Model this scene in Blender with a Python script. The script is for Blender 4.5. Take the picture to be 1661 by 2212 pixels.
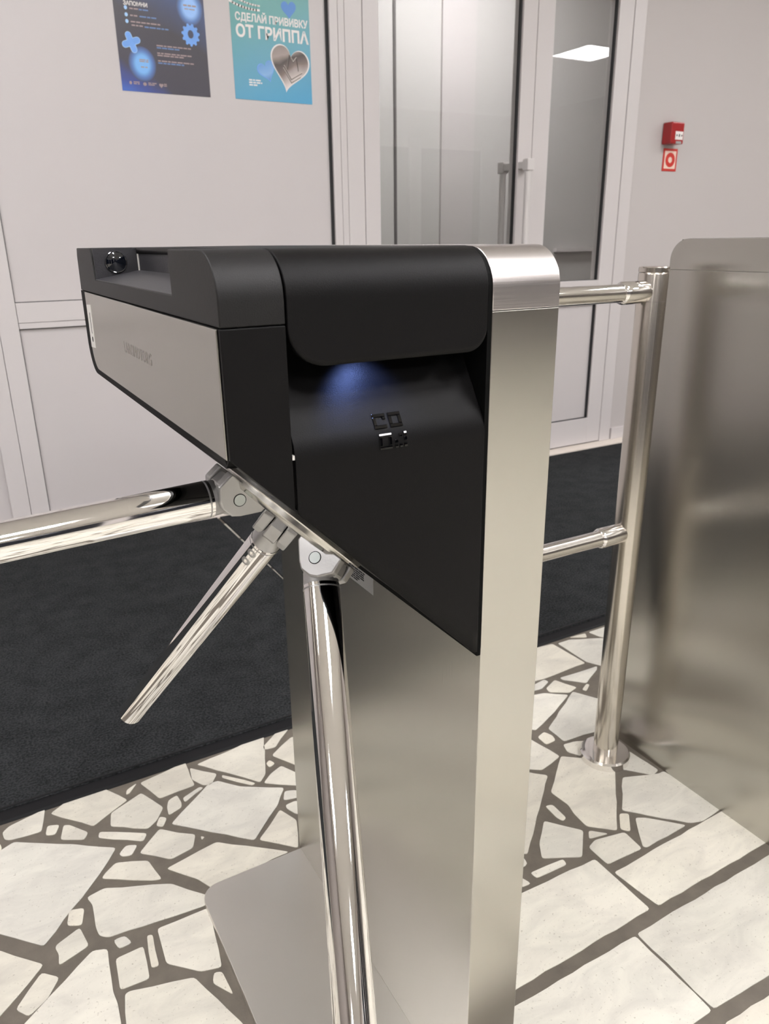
import bpy, bmesh, math, random
from mathutils import Vector, Matrix

sc = bpy.context.scene
col = sc.collection
for o in list(bpy.data.objects):
    bpy.data.objects.remove(o)

# ------------------------------------------------------------------ camera, world, exposure
CAM = Vector((0, 0, 1.06))
RT = Vector((0.86950, -0.49380, -0.01176))
FW = Vector((0.46180, 0.82093, -0.33592))
FW.normalize(); RT = (RT - FW * RT.dot(FW)).normalized(); UP = RT.cross(FW)
cam_d = bpy.data.cameras.new('camera'); cam = bpy.data.objects.new('camera', cam_d)
col.objects.link(cam)
cam.matrix_world = Matrix(((RT.x, UP.x, -FW.x, CAM.x), (RT.y, UP.y, -FW.y, CAM.y), (RT.z, UP.z, -FW.z, CAM.z), (0, 0, 0, 1)))
cam_d.sensor_fit = 'HORIZONTAL'; cam_d.sensor_width = 36.0; cam_d.lens = 36.0 * 1644.2 / 1661.0
cam_d.clip_start = 0.02
cam_d.dof.use_dof = True; cam_d.dof.focus_distance = 0.85; cam_d.dof.aperture_fstop = 17.0
sc.camera = cam

world = bpy.data.worlds.new('world'); sc.world = world; world.use_nodes = True
world.node_tree.nodes['Background'].inputs[0].default_value = (0.8, 0.8, 0.85, 1)
world.node_tree.nodes['Background'].inputs[1].default_value = 0.05
vs = sc.view_settings
vs.view_transform = 'Standard'; vs.look = 'None'; vs.gamma = 1.0; vs.use_curve_mapping = False
vs.exposure = 0.0
LIGHT = 42.0       # strength of the ceiling light diffusers

# ------------------------------------------------------------------ materials
def srgb(r, g, b):
    f = lambda c: (c / 255 / 12.92) if c <= 10 else ((c / 255 + 0.055) / 1.055) ** 2.4
    return (f(r), f(g), f(b), 1)

def mat(name, color, rough=0.5, metal=0.0, noise=0.0, nscale=8.0, bump=0.0, bscale=60.0, stretch=None, aniso=0.0,
        emit=None, estr=0.0, coat=0.0, spec=0.5, rnoise=0.0):
    m = bpy.data.materials.new(name); m.use_nodes = True
    nt = m.node_tree; b = nt.nodes['Principled BSDF']
    b.inputs['Base Color'].default_value = color
    b.inputs['Roughness'].default_value = rough
    b.inputs['Metallic'].default_value = metal
    b.inputs['Specular IOR Level'].default_value = spec
    b.inputs['Anisotropic'].default_value = aniso
    b.inputs['Coat Weight'].default_value = coat
    if aniso:
        tg = nt.nodes.new('ShaderNodeTangent'); tg.direction_type = 'RADIAL'; tg.axis = 'Z'; nt.links.new(tg.outputs[0], b.inputs['Tangent'])
    if emit:
        b.inputs['Emission Color'].default_value = emit; b.inputs['Emission Strength'].default_value = estr
    tc = nt.nodes.new('ShaderNodeTexCoord'); mp = nt.nodes.new('ShaderNodeMapping')
    nt.links.new(tc.outputs['Object'], mp.inputs[0])
    if stretch: mp.inputs['Scale'].default_value = stretch
    if noise or rnoise:
        n = nt.nodes.new('ShaderNodeTexNoise'); n.inputs['Scale'].default_value = nscale; n.inputs['Detail'].default_value = 6
        nt.links.new(tc.outputs['Object'], n.inputs['Vector'])
    if noise:
        mx = nt.nodes.new('ShaderNodeMix'); mx.data_type = 'RGBA'
        mx.inputs[6].default_value = tuple(c * (1 - noise) for c in color[:3]) + (1,)
        mx.inputs[7].default_value = tuple(min(1, c * (1 + noise)) for c in color[:3]) + (1,)
        nt.links.new(n.outputs['Fac'], mx.inputs[0]); nt.links.new(mx.outputs[2], b.inputs['Base Color'])
    if rnoise:
        mr = nt.nodes.new('ShaderNodeMapRange'); mr.inputs[1].default_value = .3; mr.inputs[2].default_value = .7
        mr.inputs[3].default_value = rough - rnoise; mr.inputs[4].default_value = rough + rnoise
        nt.links.new(n.outputs['Fac'], mr.inputs[0]); nt.links.new(mr.outputs[0], b.inputs['Roughness'])
    if bump:
        n2 = nt.nodes.new('ShaderNodeTexNoise'); n2.inputs['Scale'].default_value = bscale; n2.inputs['Detail'].default_value = 3
        nt.links.new(mp.outputs[0], n2.inputs['Vector'])
        bp = nt.nodes.new('ShaderNodeBump'); bp.inputs['Strength'].default_value = bump; bp.inputs['Distance'].default_value = 0.001
        nt.links.new(n2.outputs['Fac'], bp.inputs['Height']); nt.links.new(bp.outputs[0], b.inputs['Normal'])
    return m

STEEL = (0.53, 0.512, 0.475, 1)
M = {}
M['steel'] = mat('brushed_steel', STEEL, 0.27, 1.0, noise=0.05, nscale=5, bump=0.06, bscale=300, stretch=(1, 1, 0.02), aniso=0.8)
M['plate'] = mat('floor_plate_steel', (0.76, 0.74, 0.69, 1), 0.36, 1.0, noise=0.05, nscale=5, bump=0.05, bscale=300)
M['steel_cap'] = mat('brushed_steel_across', (0.74, 0.70, 0.69, 1), 0.27, 1.0, noise=0.05, nscale=9, bump=0.12, bscale=300, stretch=(0.02, 1, 1))
M['post_steel'] = mat('satin_post_steel', (0.62, 0.58, 0.53, 1), 0.2, 1.0, bump=0.1, bscale=300, stretch=(1, 1, 0.02))
M['chrome'] = mat('polished_chrome', (0.87, 0.85, 0.83, 1), 0.045, 1.0, bump=0.02, bscale=14)
M['hub'] = mat('satin_aluminium', (0.42, 0.415, 0.41, 1), 0.38, 0.85, bump=0.1, bscale=500)
M['hub_plate'] = mat('machined_plate', (0.66, 0.64, 0.60, 1), 0.22, 1.0)
M['pin'] = mat('pin_metal', (0.42, 0.45, 0.44, 1), 0.3, 0.9)
M['black'] = mat('black_powder_coat', (0.0045, 0.0042, 0.0044, 1), 0.42, 0, bump=0.3, bscale=1500, spec=0.13)
M['black_side'] = mat('dark_grey_coat', (0.0065, 0.006, 0.0062, 1), 0.5, 0, bump=0.3, bscale=1200, spec=0.3)
M['tray'] = mat('grey_tray_plastic', (0.022, 0.021, 0.025, 1), 0.42, 0, bump=0.4, bscale=700)
M['dark'] = mat('dark_gap', (0.003, 0.003, 0.003, 1), 0.6, spec=0.08)
M['gloss'] = mat('gloss_black', (0.0006, 0.0006, 0.0008, 1), 0.03, 0, spec=0.5)
M['lens'] = mat('lens_glass', (0.002, 0.003, 0.006, 1), 0.03, 0, spec=0.7, coat=1)
M['wall'] = mat('painted_wall', (0.50, 0.465, 0.455, 1), 0.55, 0, noise=0.02, nscale=1.5, bump=0.05, bscale=200)
M['panel'] = mat('white_sandwich_panel', (0.55, 0.515, 0.512, 1), 0.35, 0, noise=0.015, nscale=2)
M['frame'] = mat('white_aluminium_frame', (0.59, 0.555, 0.55, 1), 0.32, 0, noise=0.02, nscale=4, stretch=(1, 1, 0.05))
M['gasket'] = mat('black_rubber_gasket', (0.01, 0.01, 0.011, 1), 0.6)
M['seam'] = mat('seam_shadow_gap', (0.12, 0.11, 0.11, 1), 0.7)
M['handle'] = mat('white_powder_handle', (0.60, 0.57, 0.56, 1), 0.3)
M['ceiling'] = mat('ceiling_white', (0.80, 0.78, 0.76, 1), 0.8)
M['rear_wall'] = mat('rear_wall_paint', (0.50, 0.46, 0.43, 1), 0.7)
M['vest'] = mat('vestibule_paint', (0.52, 0.50, 0.49, 1), 0.7)
M['red'] = mat('red_plastic', (0.34, 0.012, 0.014, 1), 0.22, spec=0.6)
M['sign_red'] = mat('sign_red', (0.55, 0.03, 0.02, 1), 0.4)
M['white'] = mat('white_print', (0.80, 0.76, 0.74, 1), 0.45)
M['cream'] = mat('cream_print', (0.82, 0.62, 0.52, 1), 0.45)
M['sill'] = mat('stone_sill', (0.72, 0.65, 0.58, 1), 0.5, noise=0.08, nscale=20)
M['grout'] = mat('brown_grey_grout', (0.125, 0.107, 0.086, 1), 0.7, noise=0.35, nscale=30, bump=0.5, bscale=200)
M['label'] = mat('sticker_silver', (0.36, 0.36, 0.36, 1), 0.35, 0.3)
M['label_ink'] = mat('sticker_ink', (0.02, 0.02, 0.022, 1), 0.6, spec=0.1)
M['label_white'] = mat('sticker_white', (0.62, 0.60, 0.57, 1), 0.4)
M['engrave'] = mat('etched_steel', (0.36, 0.33, 0.31, 1), 0.5, 0.9)
M['lit'] = mat('light_diffuser', (0.9, 0.9, 0.9, 1), 0.5, emit=(1.0, 0.985, 1.0, 1), estr=LIGHT)
M['rubber_edge'] = mat('mat_rubber_edge', (0.007, 0.007, 0.008, 1), 0.6, spec=0.2)

def glass_mat():
    m = bpy.data.materials.new('door_glass'); m.use_nodes = True
    nt = m.node_tree; nt.nodes.clear()
    out = nt.nodes.new('ShaderNodeOutputMaterial')
    tr = nt.nodes.new('ShaderNodeBsdfTransparent'); tr.inputs[0].default_value = (0.82, 0.825, 0.815, 1)
    gl = nt.nodes.new('ShaderNodeBsdfGlossy'); gl.inputs['Roughness'].default_value = 0.0
    fr = nt.nodes.new('ShaderNodeFresnel'); fr.inputs[0].default_value = 1.75
    mx = nt.nodes.new('ShaderNodeMixShader')
    ge = nt.nodes.new('ShaderNodeNewGeometry'); inv = nt.nodes.new('ShaderNodeMath'); inv.operation = 'SUBTRACT'; inv.inputs[0].default_value = 1
    nt.links.new(ge.outputs['Backfacing'], inv.inputs[1]); mu = nt.nodes.new('ShaderNodeMath'); mu.operation = 'MULTIPLY'
    nt.links.new(inv.outputs[0], mu.inputs[0]); nt.links.new(fr.outputs[0], mu.inputs[1])
    nt.links.new(mu.outputs[0], mx.inputs[0]); nt.links.new(tr.outputs[0], mx.inputs[1]); nt.links.new(gl.outputs[0], mx.inputs[2])
    nt.links.new(mx.outputs[0], out.inputs[0])
    return m
M['glass'] = glass_mat()

def marble_mat():
    m = bpy.data.materials.new('white_marble'); m.use_nodes = True
    nt = m.node_tree; b = nt.nodes['Principled BSDF']; L = nt.links
    tc = nt.nodes.new('ShaderNodeTexCoord')
    at = nt.nodes.new('ShaderNodeAttribute'); at.attribute_name = 'tone'
    n = nt.nodes.new('ShaderNodeTexNoise'); n.inputs['Scale'].default_value = 9; n.inputs['Detail'].default_value = 9
    n.inputs['Roughness'].default_value = .65; n.inputs['Distortion'].default_value = 0.8
    mp = nt.nodes.new('ShaderNodeMapping'); mp.inputs['Scale'].default_value = (1.0, 2.2, 1); mp.inputs['Rotation'].default_value = (0, 0, .5)
    L.new(tc.outputs['Object'], mp.inputs[0]); L.new(mp.outputs[0], n.inputs['Vector'])
    cr = nt.nodes.new('ShaderNodeValToRGB')
    cr.color_ramp.elements[0].position = .30; cr.color_ramp.elements[0].color = (0.53, 0.505, 0.445, 1)
    cr.color_ramp.elements[1].position = .60; cr.color_ramp.elements[1].color = (0.66, 0.63, 0.545, 1)
    L.new(n.outputs['Fac'], cr.inputs[0])
    mx = nt.nodes.new('ShaderNodeMix'); mx.data_type = 'RGBA'; mx.blend_type = 'MULTIPLY'; mx.inputs[0].default_value = 1
    L.new(cr.outputs[0], mx.inputs[6]); L.new(at.outputs['Color'], mx.inputs[7])
    n3 = nt.nodes.new('ShaderNodeTexNoise'); n3.inputs['Scale'].default_value = 260; n3.inputs['Detail'].default_value = 2
    L.new(tc.outputs['Object'], n3.inputs['Vector'])
    r3 = nt.nodes.new('ShaderNodeValToRGB'); r3.color_ramp.elements[0].position = .26; r3.color_ramp.elements[0].color = (.45, .42, .38, 1)
    r3.color_ramp.elements[1].position = .34; r3.color_ramp.elements[1].color = (1, 1, 1, 1)
    L.new(n3.outputs['Fac'], r3.inputs[0])
    m2 = nt.nodes.new('ShaderNodeMix'); m2.data_type = 'RGBA'; m2.blend_type = 'MULTIPLY'; m2.inputs[0].default_value = .6
    L.new(mx.outputs[2], m2.inputs[6]); L.new(r3.outputs[0], m2.inputs[7])
    L.new(m2.outputs[2], b.inputs['Base Color'])
    b.inputs['Roughness'].default_value = .45
    return m
M['marble'] = marble_mat()

def carpet_mat():
    m = bpy.data.materials.new('black_ribbed_carpet'); m.use_nodes = True
    nt = m.node_tree; b = nt.nodes['Principled BSDF']; L = nt.links
    tc = nt.nodes.new('ShaderNodeTexCoord')
    n = nt.nodes.new('ShaderNodeTexNoise'); n.inputs['Scale'].default_value = 210; n.inputs['Detail'].default_value = 3
    L.new(tc.outputs['Object'], n.inputs['Vector'])
    n2 = nt.nodes.new('ShaderNodeTexNoise'); n2.inputs['Scale'].default_value = 14; n2.inputs['Detail'].default_value = 4
    L.new(tc.outputs['Object'], n2.inputs['Vector'])
    ad = nt.nodes.new('ShaderNodeMath'); ad.operation = 'MULTIPLY_ADD'; ad.inputs[1].default_value = .35
    L.new(n2.outputs['Fac'], ad.inputs[0]); L.new(n.outputs['Fac'], ad.inputs[2])
    cr = nt.nodes.new('ShaderNodeValToRGB')
    cr.color_ramp.elements[0].position = .50; cr.color_ramp.elements[0].color = (0.0075, 0.0083, 0.0088, 1)
    cr.color_ramp.elements[1].position = .86; cr.color_ramp.elements[1].color = (0.036, 0.038, 0.040, 1)
    L.new(ad.outputs[0], cr.inputs[0]); L.new(cr.outputs[0], b.inputs['Base Color'])
    bp = nt.nodes.new('ShaderNodeBump'); bp.inputs['Strength'].default_value = 1; bp.inputs['Distance'].default_value = 0.004
    L.new(n.outputs['Fac'], bp.inputs['Height']); L.new(bp.outputs[0], b.inputs['Normal'])
    b.inputs['Roughness'].default_value = .95; b.inputs['Specular IOR Level'].default_value = .15
    return m
M['carpet'] = carpet_mat()

def poster_mat(name, stops, axis='Z', span=(0, 1), tilt=0.35, rough=.3, noise=.25):
    m = bpy.data.materials.new(name); m.use_nodes = True
    nt = m.node_tree; b = nt.nodes['Principled BSDF']; L = nt.links
    tc = nt.nodes.new('ShaderNodeTexCoord'); sx = nt.nodes.new('ShaderNodeSeparateXYZ'); L.new(tc.outputs['Object'], sx.inputs[0])
    ma = nt.nodes.new('ShaderNodeMath'); ma.operation = 'MULTIPLY_ADD'; ma.inputs[1].default_value = tilt
    L.new(sx.outputs['X'], ma.inputs[0]); L.new(sx.outputs['Z'], ma.inputs[2])
    n = nt.nodes.new('ShaderNodeTexNoise'); n.inputs['Scale'].default_value = 9; L.new(tc.outputs['Object'], n.inputs['Vector'])
    mb = nt.nodes.new('ShaderNodeMath'); mb.operation = 'MULTIPLY_ADD'; mb.inputs[1].default_value = noise * .3
    L.new(n.outputs['Fac'], mb.inputs[0]); L.new(ma.outputs[0], mb.inputs[2])
    mr = nt.nodes.new('ShaderNodeMapRange'); mr.inputs[1].default_value = span[0]; mr.inputs[2].default_value = span[1]
    L.new(mb.outputs[0], mr.inputs[0])
    cr = nt.nodes.new('ShaderNodeValToRGB'); e = cr.color_ramp.elements
    while len(e) < len(stops): e.new(.5)
    for i, (p, c) in enumerate(stops): e[i].position = p; e[i].color = c
    L.new(mr.outputs[0], cr.inputs[0]); L.new(cr.outputs[0], b.inputs['Base Color']); b.inputs['Roughness'].default_value = rough
    return m

# ------------------------------------------------------------------ mesh helpers
TF = [None]            # optional vertex transform (mirrored second turnstile)

def link(name, bm, m, parent=None, smooth=False, bevel=0, segs=2, solid=0, mats=None):
    if TF[0]:
        for v in bm.verts: v.co = TF[0](v.co)
    bmesh.ops.recalc_face_normals(bm, faces=bm.faces[:])
    me = bpy.data.meshes.new(name); bm.to_mesh(me); bm.free()
    me.materials.append(M[m] if isinstance(m, str) else m)
    for k in (mats or []): me.materials.append(M[k])
    o = bpy.data.objects.new(name, me); col.objects.link(o)
    if parent: o.parent = parent
    if smooth:
        me.polygons.foreach_set('use_smooth', [True] * len(me.polygons))
        me.set_sharp_from_angle(angle=math.radians(35))
    if solid:
        md = o.modifiers.new('solid', 'SOLIDIFY'); md.thickness = solid; md.offset = -1
    if bevel:
        md = o.modifiers.new('bevel', 'BEVEL'); md.width = bevel; md.segments = segs; md.limit_method = 'ANGLE'; md.angle_limit = math.radians(40)
    return o

def box(bm, x0, y0, z0, x1, y1, z1):
    vs = [bm.verts.new(p) for p in ((x0, y0, z0), (x1, y0, z0), (x1, y1, z0), (x0, y1, z0), (x0, y0, z1), (x1, y0, z1), (x1, y1, z1), (x0, y1, z1))]
    for f in ((0, 3, 2, 1), (4, 5, 6, 7), (0, 1, 5, 4), (1, 2, 6, 5), (2, 3, 7, 6), (3, 0, 4, 7)): bm.faces.new([vs[i] for i in f])

def prism(bm, pts, axis, a, b):
    """pts: 2D polygon in the two other axes (in xyz order); extruded along axis from a to b"""
    def mk(p, t):
        if axis == 'x': return (t, p[0], p[1])
        if axis == 'y': return (p[0], t, p[1])
        return (p[0], p[1], t)
    v0 = [bm.verts.new(mk(p, a)) for p in pts]; v1 = [bm.verts.new(mk(p, b)) for p in pts]
    n = len(pts)
    bm.faces.new(v0[::-1]); bm.faces.new(v1)
    for i in range(n): bm.faces.new((v0[i], v0[(i + 1) % n], v1[(i + 1) % n], v1[i]))

def arc(cx, cy, r, a0, a1, n=10):
    return [(cx + r * math.cos(math.radians(a0 + (a1 - a0) * i / n)), cy + r * math.sin(math.radians(a0 + (a1 - a0) * i / n))) for i in range(n + 1)]

def frame3(d):
    d = Vector(d).normalized(); h = Vector((0, 0, 1)) if abs(d.z) < .9 else Vector((1, 0, 0))
    u = d.cross(h).normalized(); return d, u, d.cross(u)

def rev(bm, p0, d, prof, n=48):
    """surface of revolution: prof = [(distance along d, radius)], closed with caps"""
    d, u, w = frame3(d); p0 = Vector(p0); rings = []
    for (t, r) in prof:
        rings.append([bm.verts.new(p0 + d * t + (u * math.cos(2 * math.pi * i / n) + w * math.sin(2 * math.pi * i / n)) * r) for i in range(n)])
    for a, b in zip(rings, rings[1:]):
        for i in range(n): bm.faces.new((a[i], a[(i + 1) % n], b[(i + 1) % n], b[i]))
    bm.faces.new(rings[0]); bm.faces.new(rings[-1][::-1])

def cyl(bm, p0, p1, r, n=48):
    p0 = Vector(p0); p1 = Vector(p1); L = (p1 - p0).length
    rev(bm, p0, p1 - p0, [(0, r), (L, r)], n)

def simple(name, m, parent, *boxes, bevel=0, **k):
    bm = bmesh.new()
    for b in boxes: box(bm, *b)
    return link(name, bm, m, parent, bevel=bevel, **k)

def empty(name, loc, label=None, cat=None, group=None, kind=None):
    o = bpy.data.objects.new(name, None); o.location = (0, 0, 0); col.objects.link(o)
    o.empty_display_size = .1
    tag(o, label, cat, group, kind); return o

def tag(o, label=None, cat=None, group=None, kind=None):
    if label: o['label'] = label
    if cat: o['category'] = cat
    if group: o['group'] = group
    if kind: o['kind'] = kind
    return o

def text_obj(name, s, size, m, parent, mw, depth=0.0003, xs=1.0, bold=0.0):
    cu = bpy.data.curves.new(name, 'FONT'); cu.body = s; cu.size = size; cu.extrude = depth; cu.offset = bold
    cu.resolution_u = 3
    t = bpy.data.objects.new(name, cu); col.objects.link(t)
    dg = bpy.context.evaluated_depsgraph_get(); dg.update()
    me = bpy.data.meshes.new_from_object(t.evaluated_get(dg))
    bpy.data.objects.remove(t); bpy.data.curves.remove(cu)
    for v in me.vertices:
        v.co = mw(v.co.x * xs, v.co.y, v.co.z)
    me.materials.clear(); me.materials.append(M[m])
    o = bpy.data.objects.new(name, me); col.objects.link(o)
    if parent: o.parent = parent
    return o

# ------------------------------------------------------------------ room shell
YW = 2.95; ZC = 3.0
X0, X1, Y0 = -4.5, 9.0, -5.5

def S(o): o['kind'] = 'structure'; return o

# floor ---- traced stones (floor coordinates come from the camera geometry measured on the photograph)
def floor_pt(x, y):
    d = FW * 1644.2 + RT * (x - 830.5) - UP * (y - 1106.0)
    t = -CAM.z / d.z
    return (CAM.x + d.x * t, CAM.y + d.y * t)

LST = [[(10,600),(40,572),(195,497),(180,595),(45,632),(20,630)],[(205,570),(258,565),(240,608),(197,612)],
[(275,568),(300,566),(382,598),(365,630),(262,630)],[(218,518),(280,470),(440,405),(552,458),(470,520),(405,572)],
[(610,428),(706,490),(680,545),(640,583),(478,572),(480,515),(570,455)],[(605,385),(800,295),(842,395),(690,452)],
[(548,415),(592,385),(560,430),(545,435)],[(430,596),(636,602),(620,637),(425,622)],[(515,692),(545,655),(595,652),(570,697),(530,703)],
[(690,583),(770,600),(845,607),(835,665),(740,715),(603,688)],[(728,460),(765,437),(785,470),(785,490),(730,525),(722,490)],
[(790,450),(862,402),(880,405),(800,468)],[(690,530),(722,535),(705,575),(675,570)],[(820,320),(938,345),(915,390),(880,395),(830,370)],
[(850,305),(1140,180),(1148,345),(1125,382),(1000,345),(880,312)],[(960,350),(1105,385),(1090,395),(960,362)],
[(940,375),(1040,400),(1228,405),(1200,480),(1100,632),(740,562),(900,390)],[(1135,230),(1195,165),(1260,130),(1190,230),(1145,240)],
[(1180,260),(1260,185),(1400,200),(1400,360),(1180,268)],[(1165,285),(1190,300),(1165,318),(1150,300)],
[(1215,310),(1270,335),(1400,400),(1275,395),(1140,385),(1170,345)],[(1230,420),(1275,415),(1330,430),(1278,450),(1225,460)],
[(1235,480),(1280,460),(1350,500),(1282,520),(1240,495)],[(1210,500),(1282,545),(1290,665),(1120,630),(1165,570)],
[(720,755),(935,640),(1250,682),(915,838),(855,800)],[(455,775),(500,730),(640,720),(700,800),(660,806),(440,798)],
[(60,640),(320,650),(502,665),(470,720),(430,780),(190,1090),(0,1037),(-120,1010),(-120,760)],[(-60,660),(0,645),(10,670),(-40,720)],
[(300,935),(365,925),(355,1000),(290,1002)],[(375,880),(450,840),(740,820),(895,870),(895,912),(470,1052),(430,1045),(415,1010),(400,910)],
[(245,1085),(345,1010),(385,1088),(255,1175),(255,1125),(240,1100)],[(490,1065),(540,1045),(572,1075),(515,1102)],
[(635,1045),(660,1040),(688,1175),(655,1185)],[(680,1015),(900,925),(960,1180),(870,1200),(720,1165)],
[(500,1145),(620,1090),(648,1230),(520,1280)],[(-200,1060),(0,1110),(190,1170),(0,1395),(-200,1600)],
[(180,1205),(258,1225),(205,1320),(125,1395),(68,1365)],[(30,1510),(400,1110),(465,1102),(490,1290),(510,1340),(540,1550),(200,1700)],
[(540,1300),(560,1285),(840,1225),(1150,1525),(1000,1700),(560,1600)],[(925,1205),(960,1200),(1010,1300),(920,1250)],[(868,615),(885,618),(872,630)]]
RST = [[(720,170),(795,150),(803,170)],[(810,145),(900,115),(900,170),(868,168)],[(665,198),(720,180),(900,172),(900,310),(800,285)],
[(540,225),(640,200),(795,290),(600,365),(540,380)],[(675,360),(850,305),(850,320),(800,385),(690,370)],
[(540,400),(600,368),(622,378),(590,412),(540,425)],[(610,410),(650,370),(755,405),(720,430),(625,428)],[(780,415),(800,388),(815,392),(800,422)],
[(735,425),(880,465),(880,600),(695,660),(620,600)],[(530,445),(600,432),(715,440),(650,520),(560,608),(530,600)],
[(570,640),(600,615),(640,632),(655,655),(610,675)],[(690,675),(745,660),(900,650),(900,720),(800,735),(710,710)],
[(520,640),(545,655),(675,730),(590,795),(520,790)],[(500,800),(618,820),(590,930),(522,1190),(500,1190)],
[(680,730),(800,740),(900,790),(935,790),(945,1080),(800,1060),(740,1000),(715,960),(632,900),(660,800)],
[(970,830),(1140,812),(1165,800),(1440,972),(1400,1002),(1350,1035),(1290,1045),(968,985)],[(930,740),(1000,705),(1140,795),(1115,818),(960,790)],
[(605,965),(640,958),(705,1020),(690,1035),(660,1020)],[(955,1000),(1000,1000),(1008,1085),(960,1075)],
[(1030,1020),(1080,1020),(1270,1055),(1085,1160),(1065,1155)],[(600,1035),(785,1080),(780,1205),(590,1212),(578,1140)],
[(810,1080),(905,1095),(812,1120)],[(810,1160),(840,1125),(980,1088),(1062,1165),(900,1240)],[(535,1280),(690,1215),(708,1240),(565,1305)],
[(490,1300),(540,1330),(490,1350)],[(930,1278),(1410,1005),(1480,965),(1690,1111),(1615,1155),(1140,1435)],
[(490,1378),(840,1215),(1100,1450),(475,1825),(400,1870),(400,1430)],
[(1037,1568),(1645,1205),(1720,1160),(2000,1400),(1950,1590),(1400,1922)],[(1030,1577),(1392,1930),(1000,2200),(420,2500),(380,1960),(470,1905)],
[(1450,1991),(1700,1830),(1960,1650),(2400,2000),(1900,2400),(1500,2100)]]
traced = [[floor_pt(x / 2.0012, 1500 + y / 2.0012) for x, y in p] for p in LST] + \
         [[floor_pt(900 + x / 2.1826, 1300 + y / 2.1826) for x, y in p] for p in RST]

def area2(p): return sum(p[i][0] * p[(i + 1) % len(p)][1] - p[(i + 1) % len(p)][0] * p[i][1] for i in range(len(p)))
def inpoly(pt, p):
    c = False; x, y = pt
    for i in range(len(p)):
        (xa, ya), (xb, yb) = p[i], p[i - 1]
        if (ya > y) != (yb > y) and x < (xb - xa) * (y - ya) / (yb - ya) + xa: c = not c
    return c
def soften(p, r=0.0055, jit=0.0012, rng=random.Random(5)):
    out = []
    n = len(p)
    for i in range(n):
        a, b, c = Vector(p[i - 1]), Vector(p[i]), Vector(p[(i + 1) % n])
        la, lc = (a - b).length, (c - b).length
        q0 = b + (a - b) * min(.3, r / max(la, 1e-6)); q1 = b + (c - b) * min(.3, r / max(lc, 1e-6))
        out.append(tuple(q0)); out.append(tuple((q0 + q1) * .25 + b * .5)); out.append(tuple(q1))
        L = (c - b).length
        k = int(L / .025)
        nrm = Vector((-(c - b).y, (c - b).x)).normalized()
        e1 = c + (b - c) * min(.3, r / max(lc, 1e-6))
        for j in range(1, k):
            out.append(tuple(q1 + (e1 - q1) * j / k + nrm * rng.uniform(-jit, jit)))
    return out

rng = random.Random(11)
cells = []
G = .17
gx0, gy0 = -4.5, -5.5
pts = {}
NX, NY = int(13.5 / G), int((2.95 + 5.5) / G) + 1
for i in range(NX):
    for j in range(NY):
        pts[(i, j)] = Vector((gx0 + (i + .5 + rng.uniform(-.42, .42)) * G, gy0 + (j + .5 + rng.uniform(-.42, .42)) * G))
def clip(poly, mid, nrm):
    out = []
    for i in range(len(poly)):
        a, b = poly[i], poly[(i + 1) % len(poly)]
        da, db = (a - mid).dot(nrm), (b - mid).dot(nrm)
        if da <= 0: out.append(a)
        if da * db < 0: out.append(a + (b - a) * (da / (da - db)))
    return out
tb = [(min(q[0] for q in p), min(q[1] for q in p), max(q[0] for q in p), max(q[1] for q in p)) for p in traced]
for (i, j), c in pts.items():
    poly = [c + Vector(v) * G * 1.6 for v in ((-1, -1), (1, -1), (1, 1), (-1, 1))]
    for di in range(-2, 3):
        for dj in range(-2, 3):
            q = pts.get((i + di, j + dj))
            if q is None or q is c: continue
            d = q - c
            poly = clip(poly, c + d * .5 - d.normalized() * .009, d.normalized())
            if len(poly) < 3: break
        if len(poly) < 3: break
    if len(poly) < 3: continue
    if any(v.x < X0 or v.x > X1 or v.y > YW + .02 for v in poly): continue
    x0, y0, x1, y1 = min(v.x for v in poly), min(v.y for v in poly), max(v.x for v in poly), max(v.y for v in poly)
    bad = False
    for p, b in zip(traced, tb):
        if x1 < b[0] or x0 > b[2] or y1 < b[1] or y0 > b[3]: continue
        if any(inpoly(v, p) for v in poly) or any(inpoly(v, [tuple(w) for w in poly]) for v in p) or inpoly(c, p): bad = True; break
    if not bad: cells.append([tuple(v) for v in poly])

bm = bmesh.new()
box(bm, X0, Y0, -.05, X1, YW, 0.0)
tone_l = bm.loops.layers.float_color.new('tone')
def stone(p):
    p = soften(p)
    if area2(p) < 0: p = p[::-1]
    try:
        vt = [bm.verts.new((x, y, .0012)) for x, y in p]; vb = [bm.verts.new((x, y, -.002)) for x, y in p]
        f = bm.faces.new(vt); fs = [f]
        for i in range(len(p)):
            fs.append(bm.faces.new((vb[i], vb[(i + 1) % len(p)], vt[(i + 1) % len(p)], vt[i])))
        t = rng.uniform(.90, 1.08); w = rng.uniform(-.03, .025)
        for f in fs:
            f.material_index = 1
            for l in f.loops: l[tone_l] = (t + w * .5, t, t - w, 1)
    except ValueError: pass
for p in traced + cells: stone(p)
S(link('floor', bm, 'grout', mats=['marble']))

S(simple('trim_1', 'sill', None, (X0, 2.872, 0, 5.5, YW, .016), bevel=.003))   # light stone threshold along the wall foot
bm = bmesh.new(); box(bm, X0, Y0, ZC, X1, 4.7, ZC + .1); S(link('ceiling', bm, 'ceiling'))
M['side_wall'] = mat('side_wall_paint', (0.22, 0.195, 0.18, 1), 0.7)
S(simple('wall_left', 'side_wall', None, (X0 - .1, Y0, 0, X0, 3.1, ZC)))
S(simple('wall_right', 'rear_wall', None, (X1, Y0, 0, X1 + .1, 3.1, ZC)))
S(simple('wall_rear', 'rear_wall', None, (X0, Y0 - .1, 0, X1, Y0, ZC)))
M['backdrop_dark'] = mat('backdrop_dark_gloss', (0.012, 0.014, 0.020, 1), 0.08, 0, spec=0.5)
backdrop = S(empty('reflection_backdrop_1', (0, 0, 0)))  # added unseen dark backdrop with pale strips, for streaks reflected in the chrome
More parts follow.
